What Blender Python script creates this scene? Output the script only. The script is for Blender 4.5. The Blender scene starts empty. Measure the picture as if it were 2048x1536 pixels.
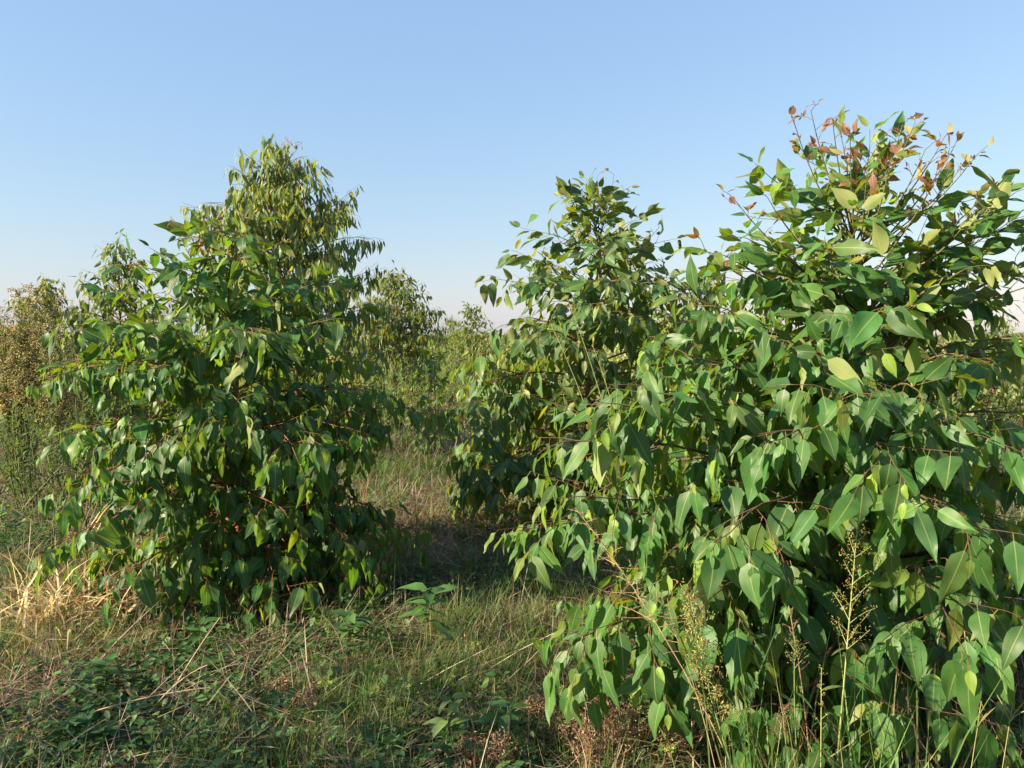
import bpy, math, random
import numpy as np
from mathutils import Vector, Matrix

# ------------------------------------------------------------------ camera, sky, sun, exposure
scene = bpy.context.scene
COL = scene.collection
EYE, PITCH, FPX, CX, CY = 1.5, math.radians(-3.6), 1565.0, 1024.0, 768.0
cam_data = bpy.data.cameras.new('camera')
cam_data.sensor_width = 36.0
cam_data.lens = 36.0 * FPX / 2048.0
cam_data.clip_start = 0.05
cam_data.clip_end = 6000.0
cam = bpy.data.objects.new('camera', cam_data)
COL.objects.link(cam)
cam.location = (0, 0, EYE)
cam.rotation_euler = (math.pi / 2 + PITCH, 0, 0)
scene.camera = cam

SUN_EL, SUN_AZ = math.radians(26), math.radians(-110)
world = bpy.data.worlds.new('World')
scene.world = world
world.use_nodes = True
wn = world.node_tree.nodes
sky_tex = wn.new('ShaderNodeTexSky')
sky_tex.sky_type = 'NISHITA'
sky_tex.sun_disc = False
sky_tex.sun_elevation = SUN_EL
sky_tex.sun_rotation = SUN_AZ
sky_tex.altitude = 0
sky_tex.air_density = 1.6
sky_tex.dust_density = 0.3
sky_tex.ozone_density = 0.5
veil = wn.new('ShaderNodeMix'); veil.data_type = 'RGBA'          # an even milky veil over the whole sky
veil.inputs[0].default_value = .5
veil.inputs[7].default_value = (2.1, 3.79, 6.93, 1)
world.node_tree.links.new(sky_tex.outputs[0], veil.inputs[6])
world.node_tree.links.new(veil.outputs[2], wn['Background'].inputs[0])
wn['Background'].inputs[1].default_value = 0.055

sun_data = bpy.data.lights.new('sun', 'SUN')
sun_data.energy = 5.0
sun_data.angle = math.radians(0.53)
sun_data.color = (1.0, 0.84, 0.60)
sun = bpy.data.objects.new('sun', sun_data)
COL.objects.link(sun)
sun_dir = Vector((math.sin(SUN_AZ) * math.cos(SUN_EL), math.cos(SUN_AZ) * math.cos(SUN_EL), math.sin(SUN_EL)))
sun.rotation_euler = sun_dir.to_track_quat('Z', 'Y').to_euler()
sun.location = sun_dir * 40

vs = scene.view_settings
vs.view_transform = 'Standard'
vs.look = 'None'
vs.exposure = 1.56
vs.gamma = 1.0
vs.use_curve_mapping = False
scene.cycles.max_bounces = 8
scene.cycles.transparent_max_bounces = 8
scene.cycles.use_denoising = True

# ------------------------------------------------------------------ small maths
def ray(px, py):
    v = np.array([(px - CX) / FPX, 1.0, -(py - CY) / FPX])
    c, s = math.cos(PITCH), math.sin(PITCH)
    return np.array([v[0], v[1] * c - v[2] * s, v[1] * s + v[2] * c])

def at(px, py, dist):                       # the point of a pixel's ray at ground distance dist
    r = ray(px, py)
    return np.array([0, 0, EYE]) + r * (dist / r[1])

def on_ground(px, py):
    r = ray(px, py)
    p = np.array([0, 0, EYE]) + r * (-EYE / r[2])
    return np.array([p[0], p[1], ground_z(p[0], p[1])])

def project(P):
    P = np.asarray(P, float) - np.array([0, 0, EYE])
    c, s = math.cos(-PITCH), math.sin(-PITCH)
    y = P[:, 1] * c - P[:, 2] * s
    z = P[:, 1] * s + P[:, 2] * c
    y = np.maximum(y, 1e-3)
    return CX + FPX * P[:, 0] / y, CY - FPX * z / y, y

class Noise2:
    def __init__(self, seed, cell):
        self.g = np.random.default_rng(seed).random((256, 256)); self.c = cell
    def __call__(self, x, y):
        x = np.asarray(x, float) / self.c + 64.37; y = np.asarray(y, float) / self.c + 31.71
        xi = np.floor(x).astype(int); yi = np.floor(y).astype(int)
        fx = x - xi; fy = y - yi
        fx = fx * fx * (3 - 2 * fx); fy = fy * fy * (3 - 2 * fy)
        g = self.g; a = xi % 256; b = yi % 256; a1 = (xi + 1) % 256; b1 = (yi + 1) % 256
        return (g[a, b] * (1 - fx) + g[a1, b] * fx) * (1 - fy) + (g[a, b1] * (1 - fx) + g[a1, b1] * fx) * fy

N_big, N_mid, N_small, N_tiny = Noise2(1, 2.3), Noise2(2, 0.7), Noise2(3, 0.22), Noise2(4, 0.09)

def ground_z(x, y):
    return 0.05 * (N_big(x, y) - .5) + 0.035 * (N_mid(x, y) - .5) + 0.02 * (N_small(x, y) - .5)

def norm(v):
    return v / (np.linalg.norm(v) + 1e-9)

def frame_from(d, n):
    d = norm(d); n = norm(n - d * np.dot(n, d)); return np.column_stack([d, np.cross(n, d), n])

# ------------------------------------------------------------------ mesh building
class Geo:
    """vertices, faces, colours and leaf coordinates gathered for ONE mesh"""
    def __init__(self):
        self.v, self.c, self.l, self.fl, self.fs, self.n = [], [], [], [], [], 0
    def add(self, v, faces, col, lt=None):
        v = np.asarray(v, np.float32); k = len(v)
        self.v.append(v)
        col = np.asarray(col, np.float32)
        self.c.append(np.broadcast_to(col, (k, 3)) if col.ndim == 1 else col)
        self.l.append(np.zeros((k, 2), np.float32) + np.array([0, 5], np.float32) if lt is None else lt)
        for f in faces:
            self.fl.append(np.asarray(f, np.int32) + self.n); self.fs.append(np.array([len(f)], np.int32))
        self.n += k
    def add_raw(self, v, floops, fsizes, col, lt=None):
        k = len(v); self.v.append(np.asarray(v, np.float32)); self.c.append(np.asarray(col, np.float32))
        self.l.append(np.tile(np.array([0, 5], np.float32), (k, 1)) if lt is None else np.asarray(lt, np.float32))
        self.fl.append(np.asarray(floops, np.int32) + self.n); self.fs.append(np.asarray(fsizes, np.int32)); self.n += k
    def mesh(self, name, mat, smooth=True):
        me = bpy.data.meshes.new(name)
        v = np.concatenate(self.v); fl = np.concatenate(self.fl); fs = np.concatenate(self.fs)
        me.vertices.add(len(v)); me.vertices.foreach_set('co', v.ravel())
        me.loops.add(len(fl)); me.loops.foreach_set('vertex_index', fl)
        me.polygons.add(len(fs))
        st = np.zeros(len(fs), np.int32); st[1:] = np.cumsum(fs)[:-1]
        me.polygons.foreach_set('loop_start', st)
        if smooth: me.polygons.foreach_set('use_smooth', np.ones(len(fs), bool))
        c = np.concatenate(self.c)
        a = me.attributes.new('Col', 'FLOAT_COLOR', 'POINT')
        a.data.foreach_set('color', np.column_stack([c, np.ones(len(c))]).astype(np.float32).ravel())
        l = np.concatenate(self.l)
        a = me.attributes.new('lt', 'FLOAT_VECTOR', 'POINT')
        a.data.foreach_set('vector', np.column_stack([l, np.zeros(len(l))]).astype(np.float32).ravel())
        me.update(calc_edges=True)
        me.materials.append(mat)
        return me

def obj(name, me, parent=None, loc=None):
    o = bpy.data.objects.new(name, me); COL.objects.link(o)
    if parent is not None: o.parent = parent
    if loc is not None: o.location = loc
    return o

def tag(o, label=None, cat=None, group=None, kind=None):
    if label: o['label'] = label
    if cat: o['category'] = cat
    if group: o['group'] = group
    if kind: o['kind'] = kind
    return o

def thing(name, label, cat, loc, group=None):
    return tag(obj(name, None, None, tuple(float(q) for q in loc)), label, cat, group)

def tube(g, pts, rad, sides, col):
    pts = np.asarray(pts, float); k = len(pts); rad = np.broadcast_to(np.asarray(rad, float), (k,))
    t = np.gradient(pts, axis=0); t /= np.linalg.norm(t, axis=1)[:, None] + 1e-9
    ref = np.array([0.31, 0.52, 0.8]) if abs(t[0][2]) < .9 else np.array([1., .2, 0])
    a = np.cross(t, ref); a /= np.linalg.norm(a, axis=1)[:, None] + 1e-9
    b = np.cross(t, a)
    ang = np.arange(sides) * 2 * math.pi / sides
    v = (pts[:, None] + rad[:, None, None] * (np.cos(ang)[None, :, None] * a[:, None] + np.sin(ang)[None, :, None] * b[:, None])).reshape(-1, 3)
    i = np.arange(k - 1)[:, None] * sides; j = np.arange(sides)[None]; j2 = (j + 1) % sides
    q = np.stack([i + j, i + j2, i + sides + j2, i + sides + j], -1).reshape(-1)
    col = np.asarray(col, float)
    c = np.repeat(col, sides, 0) if col.ndim == 2 else np.broadcast_to(col, (len(v), 3))
    g.add_raw(v, q, np.full((k - 1) * sides, 4), c)

def leaf_geo(rng, L, W, fold, curl, twist, wave, col, pet=0.025, petcol=(.32, .16, .05), nseg=7, ncol=4, broad=(.55, 1.0), side_bend=0.0):
    """one leaf: base at the origin, midrib along +x, upper face +z"""
    a, b = broad
    ts = np.linspace(0, 1, nseg + 1) ** 1.05
    prof = lambda t: (np.clip(t, 0, 1) ** a) * (np.clip(1 - t, 0, 1) ** b)
    tm = a / (a + b); pm = prof(tm)
    sub = np.linspace(0, 1, 60); th = -curl * sub - 0.1
    X = pet + np.concatenate([[0], np.cumsum(np.cos(th))[:-1]]) * L / 60
    Z = np.concatenate([[0], np.cumsum(np.sin(th))[:-1]]) * L / 60
    V, LT, C, F = [], [], [], []
    ph = rng.random(2) * 6.28; wf = rng.uniform(1.0, 1.9)
    cols = np.linspace(-1, 1, ncol + 1)
    for i, t in enumerate(ts):
        x = np.interp(t, sub, X); z = np.interp(t, sub, Z); h = -curl * t - .1; tw = twist * t
        nrm = np.array([-math.sin(h), 0, math.cos(h)]); yb = side_bend * L * t * t
        ss = [0.0] if i in (0, nseg) else cols
        for s in ss:
            w = W * .5 * prof(t) / pm
            off = s * w * math.cos(fold); up = abs(s) * w * math.sin(fold)
            up += wave * W * s * s * math.sin(6.283 * wf * t + ph[0 if s < 0 else 1]) * (0 if i in (0, nseg) else 1)
            y2 = off * math.cos(tw) - up * math.sin(tw); z2 = off * math.sin(tw) + up * math.cos(tw)
            V.append(np.array([x, yb, z]) + np.array([0, y2, 0]) + nrm * z2)
            LT.append((t, s)); C.append(np.array(col))
    m = ncol + 1
    row = lambda i: 1 + (i - 1) * m
    last = len(V) - 1
    for k in range(ncol):
        F.append((0, row(1) + k, row(1) + k + 1)[::-1])
        F.append((row(nseg - 1) + k, last, row(nseg - 1) + k + 1)[::-1])
        for i in range(1, nseg - 1):
            F.append((row(i) + k, row(i + 1) + k, row(i + 1) + k + 1, row(i) + k + 1))
    F = [f if len(f) == 4 else f for f in F]
    # petiole, a thin folded strip
    p0 = len(V); r = max(.0012, L * .009)
    for q in ((0, -r, 0), (0, r, 0), (pet * 1.1, r * .7, V[0][2] + .0005), (pet * 1.1, -r * .7, V[0][2] + .0005)):
        V.append(np.array(q)); LT.append((0, 5)); C.append(np.array(petcol))
    F.append((p0, p0 + 3, p0 + 2, p0 + 1))
    V = np.array(V)
    # make every blade face look up (+z) so that front = upper side
    F2 = []
    for f in F:
        p = V[list(f)]; n = np.cross(p[1] - p[0], p[2] - p[0])
        F2.append(tuple(f) if n[2] >= 0 else tuple(f)[::-1])
    return V, F2, np.array(C), np.array(LT, np.float32)

# ------------------------------------------------------------------ materials
def new_mat(name):
    m = bpy.data.materials.new(name); m.use_nodes = True
    nt = m.node_tree; nt.nodes.clear()
    return m, nt, nt.nodes, nt.links

def mathn(nt, op, a, b=None, c=None, clamp=False):
    n = nt.nodes.new('ShaderNodeMath'); n.operation = op; n.use_clamp = clamp
    for i, q in enumerate((a, b, c)):
        if q is None: continue
        if isinstance(q, (int, float)): n.inputs[i].default_value = q
        else: nt.links.new(q, n.inputs[i])
    return n.outputs[0]

def mixc(nt, fac, a, b, blend='MIX'):
    n = nt.nodes.new('ShaderNodeMix'); n.data_type = 'RGBA'; n.blend_type = blend
    for s, q in ((n.inputs[0], fac), (n.inputs[6], a), (n.inputs[7], b)):
        if isinstance(q, (int, float)): s.default_value = q
        elif isinstance(q, tuple): s.default_value = (*q, 1)
        else: nt.links.new(q, s)
    return n.outputs[2]

def leaf_material(name, rough=.46, trans=.41, under=(.33, .36, .14), under_fac=.72, veins=True, spec=.36, tcol=(2.6, 1.9, .35)):
    m, nt, N, Lk = new_mat(name)
    out = N.new('ShaderNodeOutputMaterial'); pr = N.new('ShaderNodeBsdfPrincipled'); tr = N.new('ShaderNodeBsdfTranslucent'); mx = N.new('ShaderNodeMixShader')
    col = N.new('ShaderNodeAttribute'); col.attribute_name = 'Col'
    geo = N.new('ShaderNodeNewGeometry')
    noi = N.new('ShaderNodeTexNoise'); noi.inputs['Scale'].default_value = 22; noi.inputs['Detail'].default_value = 3
    Lk.new(geo.outputs['Position'], noi.inputs['Vector'])
    mott = mathn(nt, 'MULTIPLY_ADD', noi.outputs[0], .7, .65)
    base = mixc(nt, 1.0, col.outputs['Color'], mott, 'MULTIPLY')
    if veins:
        sp = N.new('ShaderNodeTexNoise'); sp.inputs['Scale'].default_value = 160; sp.inputs['Detail'].default_value = 1
        Lk.new(geo.outputs['Position'], sp.inputs['Vector'])
        bl = N.new('ShaderNodeTexNoise'); bl.inputs['Scale'].default_value = 7; bl.inputs['Detail'].default_value = 4
        Lk.new(geo.outputs['Position'], bl.inputs['Vector'])
        base = mixc(nt, mathn(nt, 'MULTIPLY', mathn(nt, 'DIVIDE', mathn(nt, 'SUBTRACT', bl.outputs[0], .56), .14, clamp=True), .25), base, (.14, .19, .045))
        base = mixc(nt, mathn(nt, 'MULTIPLY', mathn(nt, 'DIVIDE', mathn(nt, 'SUBTRACT', sp.outputs[0], .71), .03, clamp=True), .75), base, (.10, .06, .03))
        lt = N.new('ShaderNodeAttribute'); lt.attribute_name = 'lt'
        sep = N.new('ShaderNodeSeparateXYZ'); Lk.new(lt.outputs['Vector'], sep.inputs[0])
        s = mathn(nt, 'ABSOLUTE', sep.outputs[1])
        blade = mathn(nt, 'LESS_THAN', s, 2.0)
        rib = mathn(nt, 'SUBTRACT', 1.0, mathn(nt, 'DIVIDE', s, .075), clamp=True)
        rib = mathn(nt, 'MULTIPLY', mathn(nt, 'MULTIPLY', rib, blade), .8)
        vv = mathn(nt, 'SINE', mathn(nt, 'MULTIPLY', mathn(nt, 'SUBTRACT', sep.outputs[0], mathn(nt, 'MULTIPLY', s, .16)), 95.0))
        vv = mathn(nt, 'POWER', mathn(nt, 'MULTIPLY_ADD', vv, .5, .5), 5.0)
        vv = mathn(nt, 'MULTIPLY', mathn(nt, 'MULTIPLY', vv, .09), blade)
        base = mixc(nt, vv, base, (.20, .27, .10))
        edge = mathn(nt, 'MULTIPLY', mathn(nt, 'DIVIDE', mathn(nt, 'SUBTRACT', mathn(nt, 'MULTIPLY', mathn(nt, 'MULTIPLY', s, blade), noi.outputs[0]), .55), .12, clamp=True), .6)
        base = mixc(nt, edge, base, (.16, .10, .045))
        base = mixc(nt, rib, base, (.30, .34, .12))
        bump = N.new('ShaderNodeBump'); bump.inputs['Strength'].default_value = .06; bump.inputs['Distance'].default_value = .004
        Lk.new(mathn(nt, 'ADD', vv, rib), bump.inputs['Height']); Lk.new(bump.outputs[0], pr.inputs['Normal'])
    # the lower face of the blade is paler and duller than the upper one
    underc = mixc(nt, under_fac, base, under)
    face = mixc(nt, geo.outputs['Backfacing'], base, underc)
    Lk.new(face, pr.inputs['Base Color'])
    rr = mathn(nt, 'MULTIPLY_ADD', geo.outputs['Backfacing'], .2, mathn(nt, 'MULTIPLY_ADD', noi.outputs[0], .3, rough - .13))
    Lk.new(rr, pr.inputs['Roughness']); pr.inputs['Specular IOR Level'].default_value = spec
    tcl = mixc(nt, 1.0, base, tcol, 'MULTIPLY')
    Lk.new(tcl, tr.inputs['Color'])
    mx.inputs[0].default_value = trans
    Lk.new(pr.outputs[0], mx.inputs[1]); Lk.new(tr.outputs[0], mx.inputs[2]); Lk.new(mx.outputs[0], out.inputs[0])
    return m

def bark_material(name, rough=.75, bump=.4, scale=60):
    m, nt, N, Lk = new_mat(name)
    out = N.new('ShaderNodeOutputMaterial'); pr = N.new('ShaderNodeBsdfPrincipled')
    col = N.new('ShaderNodeAttribute'); col.attribute_name = 'Col'
    tc = N.new('ShaderNodeTexCoord'); mp = N.new('ShaderNodeMapping'); mp.inputs['Scale'].default_value = (1, 1, .22)
    Lk.new(tc.outputs['Object'], mp.inputs[0])
    noi = N.new('ShaderNodeTexNoise'); noi.inputs['Scale'].default_value = scale; noi.inputs['Detail'].default_value = 4
    Lk.new(mp.outputs[0], noi.inputs['Vector'])
    Lk.new(mixc(nt, 1.0, col.outputs['Color'], mathn(nt, 'MULTIPLY_ADD', noi.outputs[0], 1.3, .35), 'MULTIPLY'), pr.inputs['Base Color'])
    b = N.new('ShaderNodeBump'); b.inputs['Strength'].default_value = bump; b.inputs['Distance'].default_value = .006
    Lk.new(noi.outputs[0], b.inputs['Height']); Lk.new(b.outputs[0], pr.inputs['Normal'])
    pr.inputs['Roughness'].default_value = rough
    Lk.new(pr.outputs[0], out.inputs[0])
    return m

M_leaf = leaf_material('leaf_blade')
M_leaf_far = leaf_material('far_leaf_blade', veins=False, rough=.5)
M_bark = bark_material('bark')
M_grass = leaf_material('grass_blade', veins=False, rough=.5, trans=.35, under_fac=0, spec=.3, tcol=(1.7, 1.6, .6))
M_dry = leaf_material('dry_straw', veins=False, rough=.7, trans=.32, under_fac=0, spec=.2, tcol=(1.3, 1.15, .8))

def ground_material():
    m, nt, N, Lk = new_mat('soil_and_litter')
    out = N.new('ShaderNodeOutputMaterial'); pr = N.new('ShaderNodeBsdfPrincipled')
    geo = N.new('ShaderNodeNewGeometry')
    def noise(sc, det=5):
        n = N.new('ShaderNodeTexNoise'); n.inputs['Scale'].default_value = sc; n.inputs['Detail'].default_value = det
        Lk.new(geo.outputs['Position'], n.inputs['Vector']); return n.outputs[0]
    r = lambda x, lo, hi: mathn(nt, 'DIVIDE', mathn(nt, 'SUBTRACT', x, lo), hi - lo, clamp=True)
    c = mixc(nt, r(noise(1.1), .42, .62), (.085, .06, .036), (.05, .052, .022))
    c = mixc(nt, r(noise(38), .45, .7), c, (.17, .125, .07))
    c = mixc(nt, r(noise(120), .5, .75), c, (.025, .02, .014))
    c = mixc(nt, mathn(nt, 'MULTIPLY', r(noise(.35), .4, .6), .5), c, (.05, .065, .022))
    Lk.new(c, pr.inputs['Base Color'])
    b = N.new('ShaderNodeBump'); b.inputs['Strength'].default_value = .9; b.inputs['Distance'].default_value = .02
    Lk.new(noise(60), b.inputs['Height']); Lk.new(b.outputs[0], pr.inputs['Normal'])
    pr.inputs['Roughness'].default_value = .95; pr.inputs['Specular IOR Level'].default_value = .1
    Lk.new(pr.outputs[0], out.inputs[0])
    return m

# ------------------------------------------------------------------ ground, one sheet to the horizon
def build_ground():
    near = np.linspace(-14, 14, 141)
    far = np.array([16, 19, 24, 30, 40, 55, 80, 120, 200, 400, 800, 1600, 3000.])
    ax = np.concatenate([-far[::-1], near, far])
    ay = ax + 8
    X, Y = np.meshgrid(ax, ay, indexing='ij')
    fade = np.clip((60 - np.hypot(X, Y - 8)) / 40, 0, 1)
    Z = ground_z(X, Y) * fade
    g = Geo(); n = len(ax)
    i, j = np.meshgrid(np.arange(n - 1), np.arange(n - 1), indexing='ij')
    a = (i * n + j).ravel()
    q = np.stack([a, a + n, a + n + 1, a + 1], -1).ravel()
    v = np.stack([X, Y, Z], -1).reshape(-1, 3)
    g.add_raw(v, q, np.full(len(a), 4), np.full((len(v), 3), .1))
    o = obj('ground', g.mesh('ground', ground_material()))
    tag(o, 'rough soil and dry litter ground running to the horizon', 'ground', kind='structure')
build_ground()

# ------------------------------------------------------------------ grass, straw, ground cover (uncountable: stuff)
def blades(g, rng, base, length, width, az, lean, bend, col, tipcol=None):
    """curved tapering blades, 3 segments each"""
    n = len(base)
    side = np.stack([-np.sin(az), np.cos(az), np.zeros(n)], -1)
    tw = rng.normal(0, .6, n)
    out = np.stack([np.cos(az), np.sin(az), np.zeros(n)], -1)
    side = side * np.cos(tw)[:, None] + out * np.sin(tw)[:, None]
    P = [base]; p = base.copy()
    for k in range(3):
        a = lean + bend * (k + .5) / 3
        step = (length / 3)[:, None] * (out * np.sin(a)[:, None] + np.array([0, 0, 1.]) * np.cos(a)[:, None])
        p = p + step
        P.append(p)
    for k in range(1, 4):
        P[k][:, 2] = np.maximum(P[k][:, 2], base[:, 2] + .004 + .006 * k * rng.random(n))
    w = width[:, None] * .5
    V = np.stack([P[0] - side * w, P[0] + side * w, P[1] - side * w, P[1] + side * w, P[2] - side * w * .75, P[2] + side * w * .75, P[3]], 1).reshape(-1, 3)
    b = (np.arange(n) * 7)[:, None]
    fl = (b + np.array([0, 1, 3, 2, 2, 3, 5, 4, 4, 5, 6])[None]).ravel()
    fs = np.tile([4, 4, 3], n)
    tc = col if tipcol is None else tipcol
    C = np.stack([col, col, col, col, (col + tc) / 2, (col + tc) / 2, tc], 1).reshape(-1, 3)
    g.add_raw(V, fl, fs, C)

def scatter(rng, n, y0, y1, margin=1.25):
    """world points spread evenly over the strip of ground the camera can see between y0 and y1"""
    y = np.sqrt(rng.random(n) * (y1 * y1 - y0 * y0) + y0 * y0)
    x = (rng.random(n) * 2 - 1) * y * .66 * margin
    return x, y

def blob(x, y, spots):
    w = np.zeros(len(x))
    for px, py, r in spots:
        c = on_ground(px, py); w = np.maximum(w, np.exp(-((x - c[0]) ** 2 + (y - c[1]) ** 2) / (r * r)))
    return w

def ground_pts(x, y):
    return np.stack([x, y, ground_z(x, y)], -1)

def pal(rng, n, colours, jit=.25):
    c = np.array(colours)[rng.integers(0, len(colours), n)]
    return np.clip(c * (1 + rng.normal(0, jit, (n, 1))) * (1 + rng.normal(0, .06, (n, 3))), .004, .9)

GREEN = [(.07, .145, .035), (.085, .155, .04), (.055, .12, .032), (.12, .175, .05)]
STRAW = [(.38, .30, .20), (.28, .215, .145), (.45, .37, .25), (.20, .15, .105), (.33, .275, .20)]
RUST = [(.26, .14, .07), (.32, .18, .09), (.19, .105, .06)]
GREEN_SPOTS = [(900, 1390, .55), (1000, 1290, .45), (620, 1490, .45), (430, 1500, .25), (1020, 1180, .5), (860, 940, .9), (760, 1330, .3), (640, 960, 1.2), (820, 860, 1.5)]
COVER_SPOTS = [(230, 1430, .6), (60, 1040, 1.0), (820, 1210, .35), (960, 1490, .35), (350, 1340, .35), (120, 1500, .5), (700, 1300, .3), (330, 1230, .3), (90, 960, 1.2), (500, 1420, .3), (1320, 1420, .3)]

DRY_SPOTS = [(870, 830, 2.2), (860, 880, 1.5), (900, 780, 4), (820, 800, 3), (800, 1040, .7), (940, 1080, .7)]

def tufted(rng, x, y, per, spread):
    """each point becomes a tuft: blade roots close together, leaning away from its middle"""
    k = rng.poisson(per, len(x)) + 2; idx = np.repeat(np.arange(len(x)), k); n = len(idx)
    dx, dy = rng.normal(0, spread, n), rng.normal(0, spread, n)
    return x[idx] + dx, y[idx] + dy, np.arctan2(dy, dx) + rng.normal(0, .7, n), idx

def build_grass():
    rng = np.random.default_rng(11)
    g = Geo()
    for n, y0, y1, ls, ws, per in ((9500, 2.1, 5.2, 1, 1, 8), (5200, 5.2, 9.5, 1.15, 1.5, 8), (3400, 9.5, 22, 1.5, 3, 8), (1900, 22, 70, 2.0, 8, 8)):
        x, y = scatter(rng, n, y0, y1)
        w = .25 + .95 * blob(x, y, GREEN_SPOTS) + .5 * (N_mid(x + 7, y) > .6) + .25 * (N_small(x, y) > .62)
        w -= .7 * blob(x, y, COVER_SPOTS)
        keep = rng.random(n) < w * .62
        x, y = x[keep], y[keep]
        tl = rng.uniform(.55, 1.5, len(x)) * (.6 + .7 * N_mid(x, y)); tcol = pal(rng, len(x), GREEN, .22)
        x, y, az, idx = tufted(rng, x, y, per, .018 * ls); k = len(x)
        P = ground_pts(x, y)
        L = rng.uniform(.06, .19, k) * ls * tl[idx]; Wd = rng.uniform(.0018, .0042, k) * ws
        c = tcol[idx] * rng.uniform(.8, 1.2, (k, 1)); tip = np.where(rng.random((k, 1)) < .3, np.array([[.32, .26, .13]]), c * 1.15)
        blades(g, rng, P, L, Wd, az, np.abs(rng.normal(.15, .28, k)), rng.uniform(.1, 1.5, k), c, tip)
    tag(obj('grass', g.mesh('grass', M_grass)), 'thin green grass blades growing over the clearing between the trees', 'grass', kind='stuff')

def build_straw():
    rng = np.random.default_rng(12)
    g = Geo()
    for n, y0, y1, ls, ws in ((68000, 2.1, 5.4, 1, 1), (44000, 5.4, 10, 1.3, 1.8), (26000, 10, 24, 1.7, 4), (9000, 24, 70, 2.2, 10)):
        x, y = scatter(rng, n, y0, y1)
        patch = N_small(x + 2, y) * .6 + N_mid(x - 3, y) * .6
        w = .05 + 1.25 * np.clip(patch - .25, 0, 1) - .12 * blob(x, y, COVER_SPOTS) - .2 * blob(x, y, GREEN_SPOTS) + .8 * blob(x, y, DRY_SPOTS)
        keep = rng.random(n) < w
        x, y = x[keep], y[keep]; k = len(x)
        P = ground_pts(x, y); P[:, 2] += rng.random(k) ** 2 * .07
        flat = rng.random(k) < .78
        lean = np.where(flat, rng.normal(1.38, .2, k), rng.normal(.4, .4, k))
        # matted thatch: straws of one patch lie roughly the same way
        az = np.where(rng.random(k) < .5, N_mid(x + 11, y - 5) * 12, rng.random(k) * 6.283)
        L = rng.uniform(.06, .30, k) * ls * np.where(flat, 1, .7); Wd = rng.uniform(.0014, .0036, k) * ws
        c = pal(rng, k, STRAW); rust = rng.random(k) < .10 + .3 * (N_big(x + 3, y + 5) > .6)
        c[rust] = pal(rng, int(rust.sum()), RUST)
        blades(g, rng, P, L, Wd, az, lean, rng.uniform(-.4, .8, k), c)
    # a few long bleached straws over the top
    for n, y0, y1 in ((900, 2.1, 5.2), (700, 5.2, 10)):
        x, y = scatter(rng, n, y0, y1); P = ground_pts(x, y); P[:, 2] += rng.random(n) * .05
        blades(g, rng, P, rng.uniform(.2, .5, n), rng.uniform(.003, .006, n), rng.random(n) * 6.283, rng.normal(1.2, .3, n), rng.uniform(-.2, .7, n), pal(rng, n, [(.46, .38, .25), (.36, .29, .19)]))
    tag(obj('dry_grass', g.mesh('dry_grass', M_dry)), 'fallen and standing dry brown grass covering the ground', 'dry grass', kind='stuff')

def build_cover():
    """low broad-leaved creeping plants"""
    rng = np.random.default_rng(13)
    g = Geo()
    for n, y0, y1, sz in ((62000, 2.1, 6, 1), (46000, 6, 12, 1.4), (16000, 12, 26, 2.4), (8000, 26, 60, 5)):
        x, y = scatter(rng, n, y0, y1)
        w = .05 + 1.1 * blob(x, y, COVER_SPOTS) + .35 * (N_mid(x - 9, y + 4) > .66) + .25 * (y > 12)
        keep = rng.random(n) < w * .7
        x, y = x[keep], y[keep]
        x, y = x[::4], y[::4]; x, y, _, idx = tufted(rng, x, y, 3, .03 * sz); k = len(x)
        P = ground_pts(x, y); P[:, 2] += rng.random(k) ** 1.3 * (.03 + .13 * N_tiny(x, y)) * (1 + .4 * (sz - 1)) + .008
        az = rng.random(k) * 6.283; tilt = rng.normal(-.15, .35, k); roll = rng.normal(0, .3, k)
        d = np.stack([np.cos(az) * np.cos(tilt), np.sin(az) * np.cos(tilt), np.sin(tilt)], -1)
        up = np.array([0, 0, 1.])
        s = np.cross(np.broadcast_to(up, d.shape), d); s /= np.linalg.norm(s, axis=1)[:, None]
        nn = np.cross(d, s)
        s2 = s * np.cos(roll)[:, None] + nn * np.sin(roll)[:, None]; nn = np.cross(d, s2)
        L = (rng.uniform(.018, .05, k) * sz)[:, None]; W = L * rng.uniform(.24, .36, k)[:, None]
        f = L * .08
        V = np.stack([P, P + d * L * .35 + s2 * W + nn * f, P + d * L * .35 - s2 * W + nn * f, P + d * L * .72 + s2 * W * .7 + nn * f * .4,
                      P + d * L * .72 - s2 * W * .7 + nn * f * .4, P + d * L - nn * f * .6, P + d * L * .5 - nn * f * .2], 1).reshape(-1, 3)
        b = (np.arange(k) * 7)[:, None]
        fl = (b + np.array([0, 6, 1, 0, 2, 6, 6, 3, 1, 6, 2, 4, 6, 5, 3, 6, 4, 5])[None]).ravel()
        c = pal(rng, k, [(.05, .125, .04), (.06, .14, .04), (.045, .105, .038), (.10, .17, .045)])
        g.add_raw(V, fl, np.full(k * 6, 3), np.repeat(c, 7, 0))
    tag(obj('ground_cover', g.mesh('ground_cover', M_grass)), 'low patches of small broad green leaves creeping over the ground', 'ground cover', kind='stuff')

build_grass(); build_straw(); build_cover()

# ------------------------------------------------------------------ trees
UP = np.array([0, 0, 1.])
ALL_LEAVES = []       # filled by grow(), sorted out by visibility below

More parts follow.
